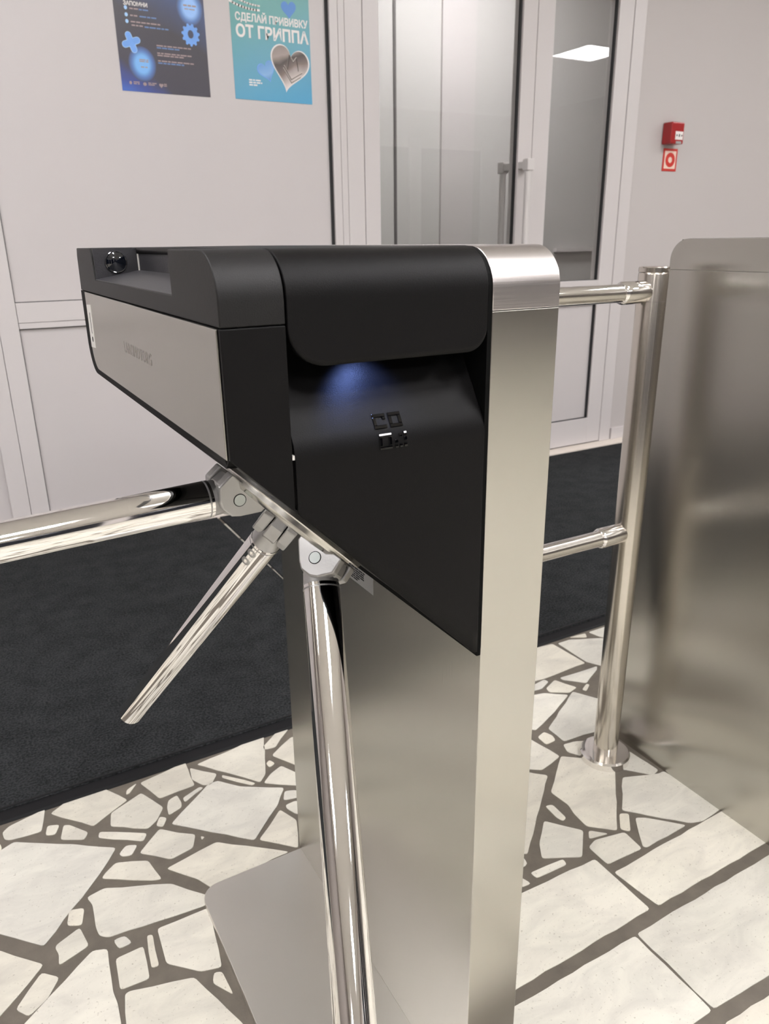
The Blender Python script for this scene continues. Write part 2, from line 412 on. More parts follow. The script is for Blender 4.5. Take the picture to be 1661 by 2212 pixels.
for i in range(9):
    xw = -4.2 + i * 1.42
    simple('backdrop_dark_panel', 'backdrop_dark', backdrop, (xw, Y0, .10, xw + 1.20, Y0 + .02, 2.45))
    simple('backdrop_pale_strip', 'frame', backdrop, (xw + 1.20, Y0, .0, xw + 1.42, Y0 + .06, 2.6), bevel=.004)
# back wall: panelled screen, door set, plastered wall
S(simple('wall_back', 'wall', None, (3.075, YW, 0, X1, YW + .12, ZC)))
S(simple('baseboard_back', 'frame', None, (3.085, YW - .014, 0.016, X1, YW, .078), bevel=.002))
scr = S(empty('wall_screen', (0, 0, 0)))
YF = 2.945; YP = 2.957
simple('infill_panel', 'panel', scr, (-.80, YP, .874, .103, YP + .03, ZC))
simple('infill_panel', 'panel', scr, (.22, YP, .874, 1.442, YP + .03, ZC))
simple('infill_panel', 'panel', scr, (.22, YP, .0, 1.442, YP + .03, .79))
simple('infill_panel', 'panel', scr, (-.80, YP, .0, .103, YP + .03, .79))
simple('infill_panel', 'panel', scr, (X0, YP, .0, -.82, YP + .03, ZC))
simple('mullion', 'frame', scr, (.101, YF, 0, .163, YP + .03, ZC), (.1645, YF, 0, .2265, YP + .03, ZC), bevel=.0012)
simple('mullion', 'frame', scr, (-.86, YF, 0, -.735, YP + .03, ZC), bevel=.0012)
simple('rail', 'frame', scr, (.228, YF, .787, 1.434, YP + .03, .806), (.228, YF, .8075, 1.434, YP + .03, .874), bevel=.001)
simple('rail', 'frame', scr, (-.735, YF, .787, .10, YP + .03, .874), bevel=.001)
simple('rail', 'frame', scr, (.228, YF, .02, 1.434, YP + .03, .12), bevel=.001)
simple('gasket', 'gasket', scr, (.2265, YP - .003, .12, .229, YP + .001, .787), (.2265, YP - .003, .874, .229, YP + .001, ZC),
       (.229, YP - .003, .8735, 1.43, YP + .001, .8765), (.229, YP - .003, .784, 1.43, YP + .001, .7872))
simple('gasket', 'gasket', scr, (1.434, YP - .008, .02, 1.4445, YP, ZC))

d1 = S(empty('door_1', (0, 0, 0)))
simple('door_jamb', 'frame', d1, (1.4445, YF - .006, .016, 1.478, YP + .05, ZC), (1.4795, YF - .006, .016, 1.506, YP + .05, ZC),
       (1.5075, YF - .006, .016, 1.581, YP + .05, ZC), bevel=.001)
simple('seam', 'seam', d1, (1.479, YF + .001, .016, 1.5795, YP + .04, ZC), (1.581, YF + .004, .016, 1.585, YP + .04, ZC))
def leaf(root, xa, xb, gl, gr, seamR):
    simple('door_stile', 'frame', root, (xa, YF - .004, .022, gl, YP + .045, 2.2), bevel=.0015)
    simple('door_stile', 'frame', root, (gr, YF - .004, .022, xb, YP + .045, 2.2), bevel=.0015)
    simple('top_rail', 'frame', root, (gl, YF - .004, 2.08, gr, YP + .045, 2.2), bevel=.0015)
    simple('middle_rail', 'frame', root, (gl, YF - .004, .748, gr, YP + .045, .861), bevel=.0015)
    simple('bottom_rail', 'frame', root, (gl, YF - .004, .022, gr, YP + .045, .157), bevel=.0015)
    simple('lower_panel', 'panel', root, (gl, YP + .004, .157, gr, YP + .03, .748))
    simple('glass_pane', 'glass', root, (gl, YP + .010, .861, gr, YP + .014, 2.08))
    t = .009
    simple('gasket', 'gasket', root, (gr - t, YP - .004, .861, gr, YP + .008, 2.08), (gr - t, YP - .008, .157, gr, YP + .002, .748),
           (gl, YP - .008, .157, gr - t, YP + .002, .1605), (gl, YP - .004, .861, gr, YP + .008, .8635))
leaf(d1, 1.585, 2.4345, 1.655, 2.358, True)
for (nm, yy, ya, yb) in (('door_handle', YF - .062, YF - .062, YF - .004), ('door_handle', YP + .105, YP + .045, YP + .105)):
    hb = bmesh.new(); xh = 2.372
    cyl(hb, (xh, yy, .85), (xh, yy, 1.362), .0145, 24)
    h = link(nm, hb, 'handle', d1, smooth=True)
    for zc in (.90, 1.368):
        cb = bmesh.new(); box(cb, xh - .019, yy - .019, zc - .024, xh + .019, yy + .019, zc + .024)
        box(cb, xh - .012, min(ya, yb), zc - .016, xh + .03, max(ya, yb), zc + .016)
        link('handle_clamp', cb, 'handle', h, bevel=.004)
d2 = S(empty('door_2', (0, 0, 0)))
simple('seam', 'seam', d2, (2.4345, YF, .02, 2.4375, YP + .04, 2.2))
leaf(d2, 2.4375, 2.996, 2.530, 2.905, True)
simple('seam', 'seam', d2, (2.996, YF, .02, 2.9995, YP + .04, ZC))
simple('door_jamb', 'frame', d2, (2.9995, YF - .006, .016, 3.075, YP + .05, ZC), bevel=.003)
simple('transom', 'frame', d2, (1.583, YF - .004, 2.203, 2.9995, YP + .05, 2.30), bevel=.001)
simple('transom_panel', 'panel', d2, (1.583, YP, 2.30, 2.9995, YP + .04, ZC))

# vestibule behind the glass
S(simple('wall_vestibule', 'vest', None, (1.3, 4.6, 0, 5.6, 4.7, ZC), (5.6, 3.0, 0, 5.7, 4.7, ZC), (1.2, 3.07, 0, 1.3, 4.7, ZC)))
S(simple('trim_2', 'panel', None, (3.04, 4.585, 0, 3.30, 4.6, ZC)))
S(simple('trim_3', 'seam', None, (2.688, 4.592, 0, 2.705, 4.6, ZC)))
S(simple('trim_4', 'frame', None, (4.06, 4.56, .965, 4.46, 4.6, .99)))
S(simple('floor_vestibule', 'grout', None, (1.2, YW, -.05, 5.7, 4.7, 0.0)))

# ceiling lights
k = 0
def ceiling_light(x, y, s=.6, sy=None, label=None):
    sy = sy or s
    r = empty('ceiling_light', (x, y, ZC), label, 'light', 'square ceiling light panels')
    r.location = (x, y, ZC)
    bm = bmesh.new(); t = .018
    for b in ((-s / 2 - t, -sy / 2 - t, -.02, s / 2 + t, -sy / 2, 0), (-s / 2 - t, sy / 2, -.02, s / 2 + t, sy / 2 + t, 0),
              (-s / 2 - t, -sy / 2, -.02, -s / 2, sy / 2, 0), (s / 2, -sy / 2, -.02, s / 2 + t, sy / 2, 0)): box(bm, *b)
    link('frame', bm, 'frame', r)
    bm = bmesh.new(); box(bm, -s / 2, -sy / 2, -.012, s / 2, sy / 2, -.004); link('diffuser', bm, 'lit', r)
    return r
LBL = 'square white ceiling light panel, reflected in the right door glass'
ceiling_light(6.76, -1.315, label=LBL)['group'] = 'ceiling light seen mirrored in the door glass'
for (x, y) in ((3.1, -1.3), (.1, -1.3), (-3.0, -1.3), (-3.0, .6), (-0.7, 1.15), (1.25, -.45), (3.3, .5), (6.2, .9), (-3.0, -4.0), (.1, -4.0), (3.1, -4.0)):  # unseen panels; one near the middle added, another shifted, to brighten the floor
    ceiling_light(x, y, label='square white ceiling light panel placed out of view to light the lobby')
ceiling_light(3.0, 3.7, .75, .6, label='added ceiling light, unseen, to brighten the vestibule behind the door glass')['group'] = 'added vestibule light'  # unseen lamp added to brighten the vestibule seen through the glass

# ------------------------------------------------------------------ mats
def mat_thing(x0, x1, y0, y1, x0b, x1b, label, group=None, front=True):
    r = empty('entrance_mat', (0, 0, 0), label, 'mat')
    bm = bmesh.new()
    prism(bm, [(x0, y0 + .034), (x1, y0 + .034), (x1b, y1), (x0b, y1)], 'z', .002, .009)
    link('carpet_pile', bm, 'carpet', r, bevel=.002)
    bm = bmesh.new()
    prism(bm, [(y0, 0), (y0 + .038, 0), (y0 + .038, .006), (y0 + .006, .0045)], 'x', x0, x1)
    box(bm, x0, y0 + .036, .004, x1, y0 + .042, .0105)
    link('rubber_edge', bm, 'rubber_edge', r, bevel=.001)
    return r
mat_thing(-3.2, .834, 1.405, 2.870, -3.2, .8325, 'black carpet entrance mat, left of the light gap line under the turnstile arms')
mat_thing(.8345, 5.4, 1.405, 2.870, .8455, 5.4, 'black carpet entrance mat running behind the column and barrier post to the door')

# ------------------------------------------------------------------ turnstile
ZT = 1.0555; YFR = .528; RAD = .035
HA = math.sqrt(.5)
def profile_front(zend, n=12, yb=1.08, off=0.0):
    """(y,z) path from the back along the top, round the front edge, down to zend"""
    p = [(yb, ZT - off)]
    p += [(YFR + RAD - (RAD - off) * math.sin(math.radians(a)), ZT - RAD + (RAD - off) * math.cos(math.radians(a))) for a in [90 * i / n for i in range(n + 1)]]
    p.append((YFR + off, zend)); return p

def resample(path, step):
    P = [Vector(p) for p in path]; out = [P[0]]
    for a, b in zip(P, P[1:]):
        k = max(1, int((b - a).length / step))
        for i in range(1, k + 1): out.append(a + (b - a) * i / k)
    return out
def at_len(path, s):
    P = [Vector(p) for p in path]
    for a, b in zip(P, P[1:]):
        L = (b - a).length
        if s <= L: return a + (b - a) * (s / L if L else 0)
        s -= L
    return P[-1]
def plen(path):
    return sum((Vector(b) - Vector(a)).length for a, b in zip(path, path[1:]))

def slab(X, Yf=YFR, Yb=1.052):
    """column with rounded cap"""
    def prof(z0, z1, top):
        if not top: return [(Yf, z0), (Yf, z1), (Yb, z1), (Yb, z0)]
        return [(Yf, z0)] + [(Yf + RAD - RAD * math.cos(math.radians(a)), ZT - RAD + RAD * math.sin(math.radians(a))) for a in [90 * i / 14 for i in range(15)]] + \
               [(Yb - RAD + RAD * math.sin(math.radians(a)), ZT - RAD + RAD * math.cos(math.radians(a))) for a in [90 * i / 14 for i in range(15)]] + [(Yb, z0)]
    a = bmesh.new(); prism(a, prof(.0, 1.0028 if TF[0] is None else 1.0033, False), 'x', X[0], X[1])
    b = bmesh.new(); prism(b, prof(1.0034, ZT, True), 'x', X[0], X[1])
    return a, b

LENS_Y = .992
def turnstile(label, full=True):
    root = empty('turnstile', (0, 0, 0), label, 'turnstile')
    a, b = slab((.4035, .4765))
    link('column', a, 'steel', root, bevel=.0006)
    link('column_cap', b, 'steel_cap' if full else 'steel', root, smooth=True, bevel=.0005)
    # black lining between column and head
    bm = bmesh.new()
    pr = [(1.03, 1.0545)] + [(YFR + .001 + RAD - RAD * math.sin(math.radians(a)), ZT - .001 - RAD + RAD * math.cos(math.radians(a))) for a in [90 * i / 12 for i in range(13)]] + [(YFR + .001, .674), (1.03, .674)]
    prism(bm, pr, 'x', .3995, .4037); link('cheek_lining', bm, 'dark', root)
    # base plate with rounded outer corner
    bm = bmesh.new()
    R = .032
    pts_ = [(.404, .512), (.404, 1.046)] + [(.214 + R - R * math.sin(math.radians(t)), 1.046 - R + R * math.cos(math.radians(t))) for t in [90 * i / 10 for i in range(11)]] + \
           [(.214 + R - R * math.cos(math.radians(t)), .512 + R - R * math.sin(math.radians(t))) for t in [90 * i / 10 for i in range(11)]]
    prism(bm, pts_, 'z', 0.0, .012); link('base_plate', bm, 'plate', root, bevel=.0008)
    # head body
    bm = bmesh.new()
    xz = [(.176, .9035), (.4036, .6755), (.4036, 1.0540), (.221, 1.0540), (.221, 1.016), (.176, 1.016)]
    prism(bm, xz, 'y', .606, 1.092); link('head_body', bm, 'black', root, bevel=.001)
    # side frame (black border round the steel panel)
    bm = bmesh.new(); R = .042; yb = 1.107; zb = .8990
    prism(bm, [(.532, 1.003), (.532, zb + .0075), (.54, zb)] + [(yb - R + R * math.sin(math.radians(t)), zb + R - R * math.cos(math.radians(t))) for t in [90 * i / 10 for i in range(11)]] + [(yb + .001, 1.003)],
          'x', .1672, .182)
    link('side_frame', bm, 'dark', root)
    bm = bmesh.new(); R = .032; yb = 1.0745; zb = .9068
    outer = [(.534, 1.0025), (.534, zb)] + [(yb - R + R * math.sin(math.radians(t)), zb + R - R * math.cos(math.radians(t))) for t in [90 * i / 10 for i in range(11)]] + [(yb, 1.0025)]
    prism(bm, outer, 'x', .1660, .1674)
    sp = link('side_panel', bm, 'steel', root, bevel=.0007)
    # curled steel lip under the panel
    bm = bmesh.new()
    prism(bm, [(.1662, .9072), (.1674, .9005), (.170, .8990), (.176, .8990), (.176, .9072)], 'y', .538, 1.060); link('panel_lip', bm, 'dark', sp, smooth=True)
    # side cap with tray pocket
    bm = bmesh.new()
    pr = [(.648, ZT)] + [(YFR + RAD - RAD * math.sin(math.radians(a)), ZT - RAD + RAD * math.cos(math.radians(a))) for a in [90 * i / 12 for i in range(13)]] + \
         [(YFR, 1.0036), (1.105, 1.0036), (1.102, 1.046), (1.097, ZT), (1.000, ZT), (.992, 1.0200), (.648, 1.0200)]
    prism(bm, pr, 'x', .1672, .2166)
    sc_ = link('side_cap', bm, 'black_side', root, smooth=True, bevel=.0009)
    bm = bmesh.new()
    prism(bm, [(.1680, 1.0195), (.1680, 1.0206), (.221, 1.0300), (.221, 1.0195)], 'y', .6475, .9915); link('tray_floor', bm, 'tray', sc_)
    bm = bmesh.new()
    prism(bm, [(.2195, 1.0290), (.2195, 1.0550), (.225, 1.0550), (.225, 1.0290)], 'y', .6475, .985); link('tray_inner_wall', bm, 'tray', sc_)
    bm = bmesh.new(); box(bm, .1685, .9905, 1.0202, .2190, .9925, 1.0548); link('tray_end_wall', bm, 'tray', sc_)
    bm = bmesh.new(); box(bm, .2186, .9850, 1.0290, .2200, .9900, 1.0552); link('tray_seam', bm, 'label_white', sc_)
    # camera lens in the tray end wall
    bm = bmesh.new()
    rev(bm, (.1935, .9908, 1.0395), (0, -1, 0), [(0, .0125), (.002, .0128), (.0030, .0120), (.0026, .0112), (.0034, .009), (.0044, .006), (.0048, .001)], 40)
    link('camera_lens', bm, 'lens', sc_, smooth=True)
    # front strip below the cap seam
    bm = bmesh.new()
    prism(bm, [(.1672, .9075), (.2166, .8581), (.2166, 1.0028), (.1672, 1.0028)], 'y', YFR, .607)
    link('front_strip', bm, 'black', root, bevel=.0009)
    # flap over the reader
    path = profile_front(.971)
    L = plen(path); xa, xb = .2185, .3985; ra, rb = .030, .020
    xs = [xa + ra * (1 - math.cos(math.radians(t))) for t in range(0, 91, 9)]
    n_mid = 10
    xs += [xa + ra + (xb - rb - xa - ra) * i / n_mid for i in range(1, n_mid)]
    xs += [xb - rb + rb * math.sin(math.radians(t)) for t in range(0, 91, 9)]
    bm = bmesh.new(); rows = []
    bp = resample(path[:-1], .004); Lb = plen(path[:-1])
    for x in xs:
        if x < xa + ra: z_end = .971 + ra - math.sqrt(max(0, ra ** 2 - (xa + ra - x) ** 2))
        elif x > xb - rb: z_end = .971 + rb - math.sqrt(max(0, rb ** 2 - (x - xb + rb) ** 2))
        else: z_end = .971
        colv = [bm.verts.new((x, p.x, p.y)) for p in bp]
        z0 = bp[-1].y
        for i in range(1, 11): colv.append(bm.verts.new((x, YFR, z0 + (z_end - z0) * i / 10)))
        rows.append(colv)
    for r0, r1 in zip(rows, rows[1:]):
        for i in range(len(r0) - 1): bm.faces.new((r0[i], r0[i + 1], r1[i + 1], r1[i]))
    fl = link('reader_flap', bm, 'black', root, smooth=True)
    md = fl.modifiers.new('solid', 'SOLIDIFY'); md.thickness = .007; md.offset = (-1 if True else 1)
    # reader cover below, with sloped face
    rad = .014
    def cover_path(zb):
        # slope direction from bend (YFR, .9085) back and up
        sl = Vector((.040, .0625)).normalized()
        bend = Vector((YFR, .9085)); t = .011
        p0 = bend + sl * t; p1 = bend + Vector((0, -t))
        pth = [bend + sl * .115]
        pth.append(p0)
        for i in range(1, 10):
            u = i / 10; pth.append(p0 * (1 - u) ** 2 + bend * 2 * u * (1 - u) + p1 * u * u)
        pth.append(p1); pth.append(Vector((YFR, zb)))
        return pth
    bm = bmesh.new(); rows = []
    xa, xb = .2183, .3992
    xs = [xa, xa + .0006, xa + .002] + [xa + .002 + (xb - .004 - xa) * i / 24 for i in range(1, 24)] + [xb - .006, xb - .003, xb - .001, xb]
    for x in xs:
        zb = 1.0748 - x
        if x > xb - .006: zb += (.004 * ((x - xb + .006) / .006) ** 2)
        p = cover_path(zb)
        off = .0012 if x == xa else 0
        q = resample(p[:-1], .006)
        cv = [bm.verts.new((x, v.x + off, v.y)) for v in q]
        for i in range(1, 9): cv.append(bm.verts.new((x, YFR + off, q[-1].y + (zb - q[-1].y) * i / 8)))
        rows.append(cv)
    for r0, r1 in zip(rows, rows[1:]):
        for i in range(len(r0) - 1): bm.faces.new((r0[i], r0[i + 1], r1[i + 1], r1[i]))
    cv = link('reader_cover', bm, 'black', root, smooth=True, solid=.006)
    # void lining behind
    simple('recess_back', 'dark', root, (.2166, .598, .90, .3995, .606, 1.045))
    # ---- hub and arms
    AXv = Vector((-HA, 0, -HA)); O = Vector((.2725, .68, .802))
    Uv = Vector((-HA, 0, HA)); Vv = Vector((0, 1, 0))
    bm = bmesh.new(); rev(bm, O - AXv * .004, AXv, [(0, .089), (.0065, .0895), (.0075, .0888)], 96)
    hub = link('hub', bm, 'hub_plate', root, smooth=True)
    bm = bmesh.new(); rev(bm, O, AXv, [(.003, .079), (.008, .079), (.0115, .074), (.0125, .055)], 96)
    link('hub_ring', bm, 'hub_plate', hub, smooth=True)
    be, ph, rr, ee = .7893, -.035, .0553, .0186
    arms = [((.2201, .6795, .8321), (-.999, -.0353, -.0264), .52), ((.2773, .7291, .7708), (-.257, .6226, -.7392), .515), ((.2815, .6325, .7682), (-.2334, -.6014, -.7641), .52)]
    for kk in range(3):
        t_ = ph + kk * 2 * math.pi / 3
        n = Uv * math.cos(t_) + Vv * math.sin(t_); tt = AXv.cross(n).normalized()
        P = lambda nn, aa, w: O + n * nn + AXv * aa + tt * w
        def blk(poly, w0, w1):
            b = bmesh.new()
            v0 = [b.verts.new(P(p[0], p[1], w0)) for p in poly]; v1 = [b.verts.new(P(p[0], p[1], w1)) for p in poly]
            m_ = len(poly); b.faces.new(v0); b.faces.new(v1[::-1])
            for i in range(m_): b.faces.new((v0[i], v1[i], v1[(i + 1) % m_], v0[(i + 1) % m_]))
            return b
        cheek = [(.0866, .0055), (.0880, .0215), (.0775, .0335), (.0705, .0370), (.0590, .0370), (.0520, .0320), (.0370, .0165), (.0370, .0055)]
        for (w0, w1) in ((-.0215, -.0090), (.0090, .0215)):
            link('hinge_cheek', blk(cheek, w0, w1), 'hub', hub, bevel=.0016)
        base, dr, LN = arms[kk]; base = Vector(base); dr = Vector(dr).normalized()
        ra_ = .0178
        b = bmesh.new(); rev(b, base + dr * .028, dr, [(0, ra_ - .001), (.001, ra_), (LN - .029, ra_), (LN - .028, ra_ - .0012)], 64)
        arm = link('arm', b, 'chrome', root, smooth=True)
        # tongue between the cheeks
        b = blk([(.084, .008), (.087, .022), (.078, .036), (.062, .041), (.050, .036), (.042, .022), (.042, .010)], -.0082, .0082)
        link('arm_tongue', b, 'hub', arm, bevel=.002)
        b = bmesh.new(); rev(b, base + dr * .006, dr, [(0, .013), (.010, .0168), (.0235, .0174), (.0270, .0180), (.0283, .0176)], 48)
        link('arm_socket', b, 'hub', arm, smooth=True)
        pc = P(.0637, .0202, 0)
        b = bmesh.new(); rev(b, pc - tt * .0221, tt, [(0, .0055), (.0004, .0057), (.0438, .0057), (.0442, .0055)], 32)
        hp = link('hinge_pin', b, 'pin', arm, smooth=True)
        b = bmesh.new(); rev(b, pc - tt * .02175, tt, [(0, .0063), (.0435, .0063)], 32); link('pin_groove', b, 'dark', arm)
        if kk == 1:
            # two screws let into a flattened patch, facing the camera side
            side = (CAM - (base + dr * .05)); side = (side - dr * side.dot(dr)).normalized()
            side = (side + dr.cross(side) * .22).normalized()
            if TF[0] is None or True:
                for s_ in (.042, .058):
                    b = bmesh.new(); rev(b, base + dr * s_ + side * (ra_ - .0018), side, [(0, .0056), (.0015, .0056), (.0021, .0046), (.0021, .0026), (.0010, .0022)], 24)
                    link('arm_screw', b, 'hub', arm, smooth=True)
    if full:
        # small bright corner clip beside the cover
        bm = bmesh.new(); box(bm, .2166, YFR + .0005, .9010, .2184, .536, .9045); link('clip', bm, 'label_white', root)
        # sticker on the column side below the head
        bm = bmesh.new(); box(bm, .40315, .7480, .6480, .4036, .8240, .6702)
        st = link('rating_sticker', bm, 'label', root)
        st['label'] = 'silver rating sticker with dark lines of small print'
        bm = bmesh.new(); r2 = random.Random(3)
        for i in range(6):
            z = .6675 - i * .0030
            y = .8225
            while y > .768:
                w = r2.uniform(.004, .013)
                if y - w < .766: break
                if not (i > 3 and y < .79): box(bm, .4029, y - w, z - .0009, .40318, y, z + .0009)
                y -= w + .0014
        link('sticker_print', bm, 'label_ink', st)
        # white sticker at the back of the side panel
        bm = bmesh.new(); prism(bm, [(1.0400, .9885), (1.0700, .9868), (1.0735, .9330), (1.0440, .9345)], 'x', .1656, .1661)
        ws = link('white_sticker', bm, 'label_white', root)
        bm = bmesh.new(); cyl(bm, (.1658, 1.056, .9445), (.1654, 1.056, .9445), .0035, 16)
        box(bm, .1655, 1.053, .952, .1657, 1.056, .978)
        link('sticker_mark', bm, 'label_ink', ws)
        # etched lettering on the side panel
        text_obj('etched_lettering', 'LAROMOTORG', .0165, 'engrave', sp, lambda x, y, z: Vector((.1659 - max(z, 0) * .3, .862 - x, .9505 + y)), xs=1.07)
        # raised emblem on the reader cover: wrap (x, s) on the cover path, s measured down from the bend
        pth = cover_path(.80)
        S0 = (pth[0] - pth[1]).length + .011
        def wrap(x, s, h):
            s_ = S0 + s
            p = at_len(pth, s_); q = at_len(pth, s_ + .0005); t2 = (q - p).normalized()
            nr = Vector((t2.y, -t2.x))
            if nr.x > 0: nr = -nr
            return Vector((x, p.x + nr.x * h, p.y + nr.y * h))
        def strip(bm, cells_):
            for (x0, s0, x1, s1) in cells_:
                nx = 2; ns = max(2, int((s1 - s0) / .0012)); g = []
                for i in range(ns + 1):
                    g.append([[bm.verts.new(wrap(x0 + (x1 - x0) * j / nx, s0 + (s1 - s0) * i / ns, h)) for j in range(nx + 1)] for h in (-.0006, .0009)])
                for i in range(ns):
                    for j in range(nx):
                        bm.faces.new((g[i][1][j], g[i][1][j + 1], g[i + 1][1][j + 1], g[i + 1][1][j]))
                    bm.faces.new((g[i][0][0], g[i][1][0], g[i + 1][1][0], g[i + 1][0][0])); bm.faces.new((g[i][0][nx], g[i][1][nx], g[i + 1][1][nx], g[i + 1][0][nx]))
                for i in (0, ns):
                    for j in range(nx): bm.faces.new((g[i][0][j], g[i][0][j + 1], g[i][1][j + 1], g[i][1][j]))
        w = .0029
        def ring(x, s, W, H): return [(x, s, x + W, s + w), (x, s + H - w, x + W, s + H), (x, s + w, x + w, s + H - w), (x + W - w, s + w, x + W, s + H - w)]
        W, H = .0118, .0128
        gx, gs = .2915, -.0205
        groups = [[(gx, gs, gx + W, gs + w), (gx, gs + H - w, gx + W, gs + H), (gx, gs + w, gx + w, gs + H - w), (gx + W - w, gs + w, gx + W, gs + .0052)],
                  ring(gx + .0146, gs, W, H), ring(gx + .0020, gs + .0172, W, H)]
        x0 = gx + .0165; s0 = gs + .0172; dd = .0030
        groups.append([(x0, s0 + .006, x0 + dd, s0 + .006 + dd), (x0, s0 + .0100, x0 + dd, s0 + .0128), (x0 + .0044, s0 + .0012, x0 + .0044 + dd, s0 + .0044), (x0 + .0044, s0 + .0098, x0 + .0044 + dd, s0 + .0128),
                       (x0 + .0088, s0, x0 + .0088 + dd, s0 + .0034), (x0 + .0088, s0 + .0043, x0 + .0088 + dd, s0 + .0077), (x0 + .0088, s0 + .0096, x0 + .0088 + dd, s0 + .0128)])
        for g_ in groups:
            bm = bmesh.new(); strip(bm, g_); link('emblem', bm, 'gloss', cv, bevel=.0003)
        # lamp of the code reader, under the flap
        bm = bmesh.new(); box(bm, .268, .548, .990, .332, .566, .992); rd = link('reader_window', bm, 'lens', root)
        ld = bpy.data.lights.new('reader_lamp', 'SPOT'); ld.color = (.25, .38, 1.0); ld.energy = .6; ld.spot_size = math.radians(95); ld.spot_blend = .8; ld.shadow_soft_size = .004
        lo = bpy.data.objects.new('reader_lamp', ld); col.objects.link(lo); lo.parent = root
        lo.location = (.292, .5385, .986); lo.rotation_euler = (math.radians(12), math.radians(0), 0)
    return root

turnstile('tripod turnstile with black head, steel column and three chrome arms, in the foreground')
TF[0] = lambda v: Vector((1.6335 - v.x, v.y - .053, v.z + (.0015 if v.z > .02 else 0)))
turnstile('turnstile at the right edge, only its broad flat steel column side showing behind the post', full=False)
TF[0] = None

# ------------------------------------------------------------------ barrier post with two rails
bar = empty('barrier_railing', (0, 0, 0), 'round steel barrier post with two horizontal rails, between the two turnstiles', 'railing')
PX, PY = 1.083, .967
bm = bmesh.new(); rev(bm, (PX, PY, .015), (0, 0, 1), [(0, .0255), (.985, .0255), (.9885, .0245), (.9895, .0235)], 64); link('post', bm, 'post_steel', bar, smooth=True)
bm = bmesh.new(); rev(bm, (PX, PY, .955), (0, 0, 1), [(0, .02585), (.0003, .02585)], 64); link('post_groove', bm, 'seam', bar)
bm = bmesh.new(); rev(bm, (PX, PY, 1.004), (0, 0, 1), [(0, .0257), (.007, .0257), (.0085, .0245)], 64); link('post_cap', bm, 'post_steel', bar, smooth=True)
bm = bmesh.new(); rev(bm, (PX, PY, 0), (0, 0, 1), [(0, .052), (.015, .052), (.019, .049), (.0195, .040)], 64); link('floor_flange', bm, 'chrome', bar, smooth=True)
for z in (.971, .524):
    bm = bmesh.new(); cyl(bm, (.4768, PY, z), (1.06, PY, z), .0152, 40); link('rail', bm, 'chrome', bar, smooth=True)
    bm = bmesh.new(); rev(bm, (1.006, PY, z), (1, 0, 0), [(0, .0160), (.001, .0172), (.004, .0185), (.0055, .0192), (.056, .0192), (.060, .0178)], 48); link('rail_socket', bm, 'chrome', bar, smooth=True)

# ------------------------------------------------------------------ fire call point and sign
cp = empty('fire_call_point', (0, 0, 0), 'red fire alarm call point box on the grey wall', 'alarm')
bm = bmesh.new(); box(bm, 3.262, 2.892, 1.492, 3.352, YW, 1.590); link('housing', bm, 'red', cp, bevel=.006, segs=3)
bm = bmesh.new(); box(bm, 3.291, 2.8900, 1.511, 3.343, 2.8935, 1.548); pl = link('press_plate', bm, 'white', cp, bevel=.001)
bm = bmesh.new()
for (x, w, h) in ((3.300, .0035, .0035), (3.317, .0035, .006), (3.334, .0035, .0035)): box(bm, x - w, 2.8893, 1.530 - h, x + w, 2.8905, 1.530 + h)
link('plate_marks', bm, 'dark', pl)
bm = bmesh.new(); box(bm, 3.299, 2.8905, 1.493, 3.336, 2.8935, 1.5045); link('lower_label', bm, 'label', cp)
sg = empty('fire_sign', (0, 0, 0), 'small square red sign with a ring, just under the fire call point', 'sign')
bm = bmesh.new(); box(bm, 3.283, YW - .003, 1.3735, 3.383, YW, 1.4775); link('sign_board', bm, 'sign_red', sg)
bm = bmesh.new(); box(bm, 3.293, YW - .0035, 1.385, 3.373, YW - .0028, 1.466); link('sign_field', bm, 'cream', sg)
bm = bmesh.new(); c_ = (3.333, 1.4255); n_ = 40
rv = [[bm.verts.new((c_[0] + r * math.cos(2 * math.pi * i / n_), YW - .0042, c_[1] + r * math.sin(2 * math.pi * i / n_))) for i in range(n_)] for r in (.014, .0335)]
for i in range(n_): bm.faces.new((rv[0][i], rv[0][(i + 1) % n_], rv[1][(i + 1) % n_], rv[1][i]))
link('sign_ring', bm, 'sign_red', sg, solid=.0005)

# ------------------------------------------------------------------ posters
def poly_xz(bm, pts_, y, t=.0003):
    v = [bm.verts.new((p[0], y, p[1])) for p in pts_]; bm.faces.new(v)
    w_ = [bm.verts.new((p[0], y + t, p[1])) for p in pts_]
    for i in range(len(v)): bm.faces.new((v[i], v[(i + 1) % len(v)], w_[(i + 1) % len(v)], w_[i]))
def ell(cx, cz, a, b, n=40, rot=0): 
    return [(cx + a * math.cos(t) * math.cos(rot) - b * math.sin(t) * math.sin(rot), cz + a * math.cos(t) * math.sin(rot) + b * math.sin(t) * math.cos(rot)) for t in [2 * math.pi * i / n for i in range(n)]]
def heart(cx, cz, s, rot=0, n=60):
    out = []
    for i in range(n):
        t = 2 * math.pi * i / n
        x = 16 * math.sin(t) ** 3 / 16; z = 1.08 * (13 * math.cos(t) - 5 * math.cos(2 * t) - 2 * math.cos(3 * t) - math.cos(4 * t)) / 16
        out.append((cx + s * (x * math.cos(rot) - z * math.sin(rot)), cz + s * (x * math.sin(rot) + z * math.cos(rot))))
    return out
YQ = YP - .0012
p1 = empty('wall_poster', (0, 0, 0), 'dark blue-black poster with glowing blue shapes and small lines of text', 'poster')
bm = bmesh.new(); box(bm, .6685, YQ, 1.548, .9735, YP, 1.975)
M['p1'] = poster_mat('poster_dark_print', [(0, srgb(70, 120, 215)), (.13, srgb(62, 78, 150)), (.24, srgb(66, 62, 74)), (.6, srgb(62, 58, 66)), (.85, srgb(66, 80, 120)), (1, srgb(70, 62, 60))], span=(1.86, 2.35), tilt=.45)
link('sheet', bm, 'p1', p1)
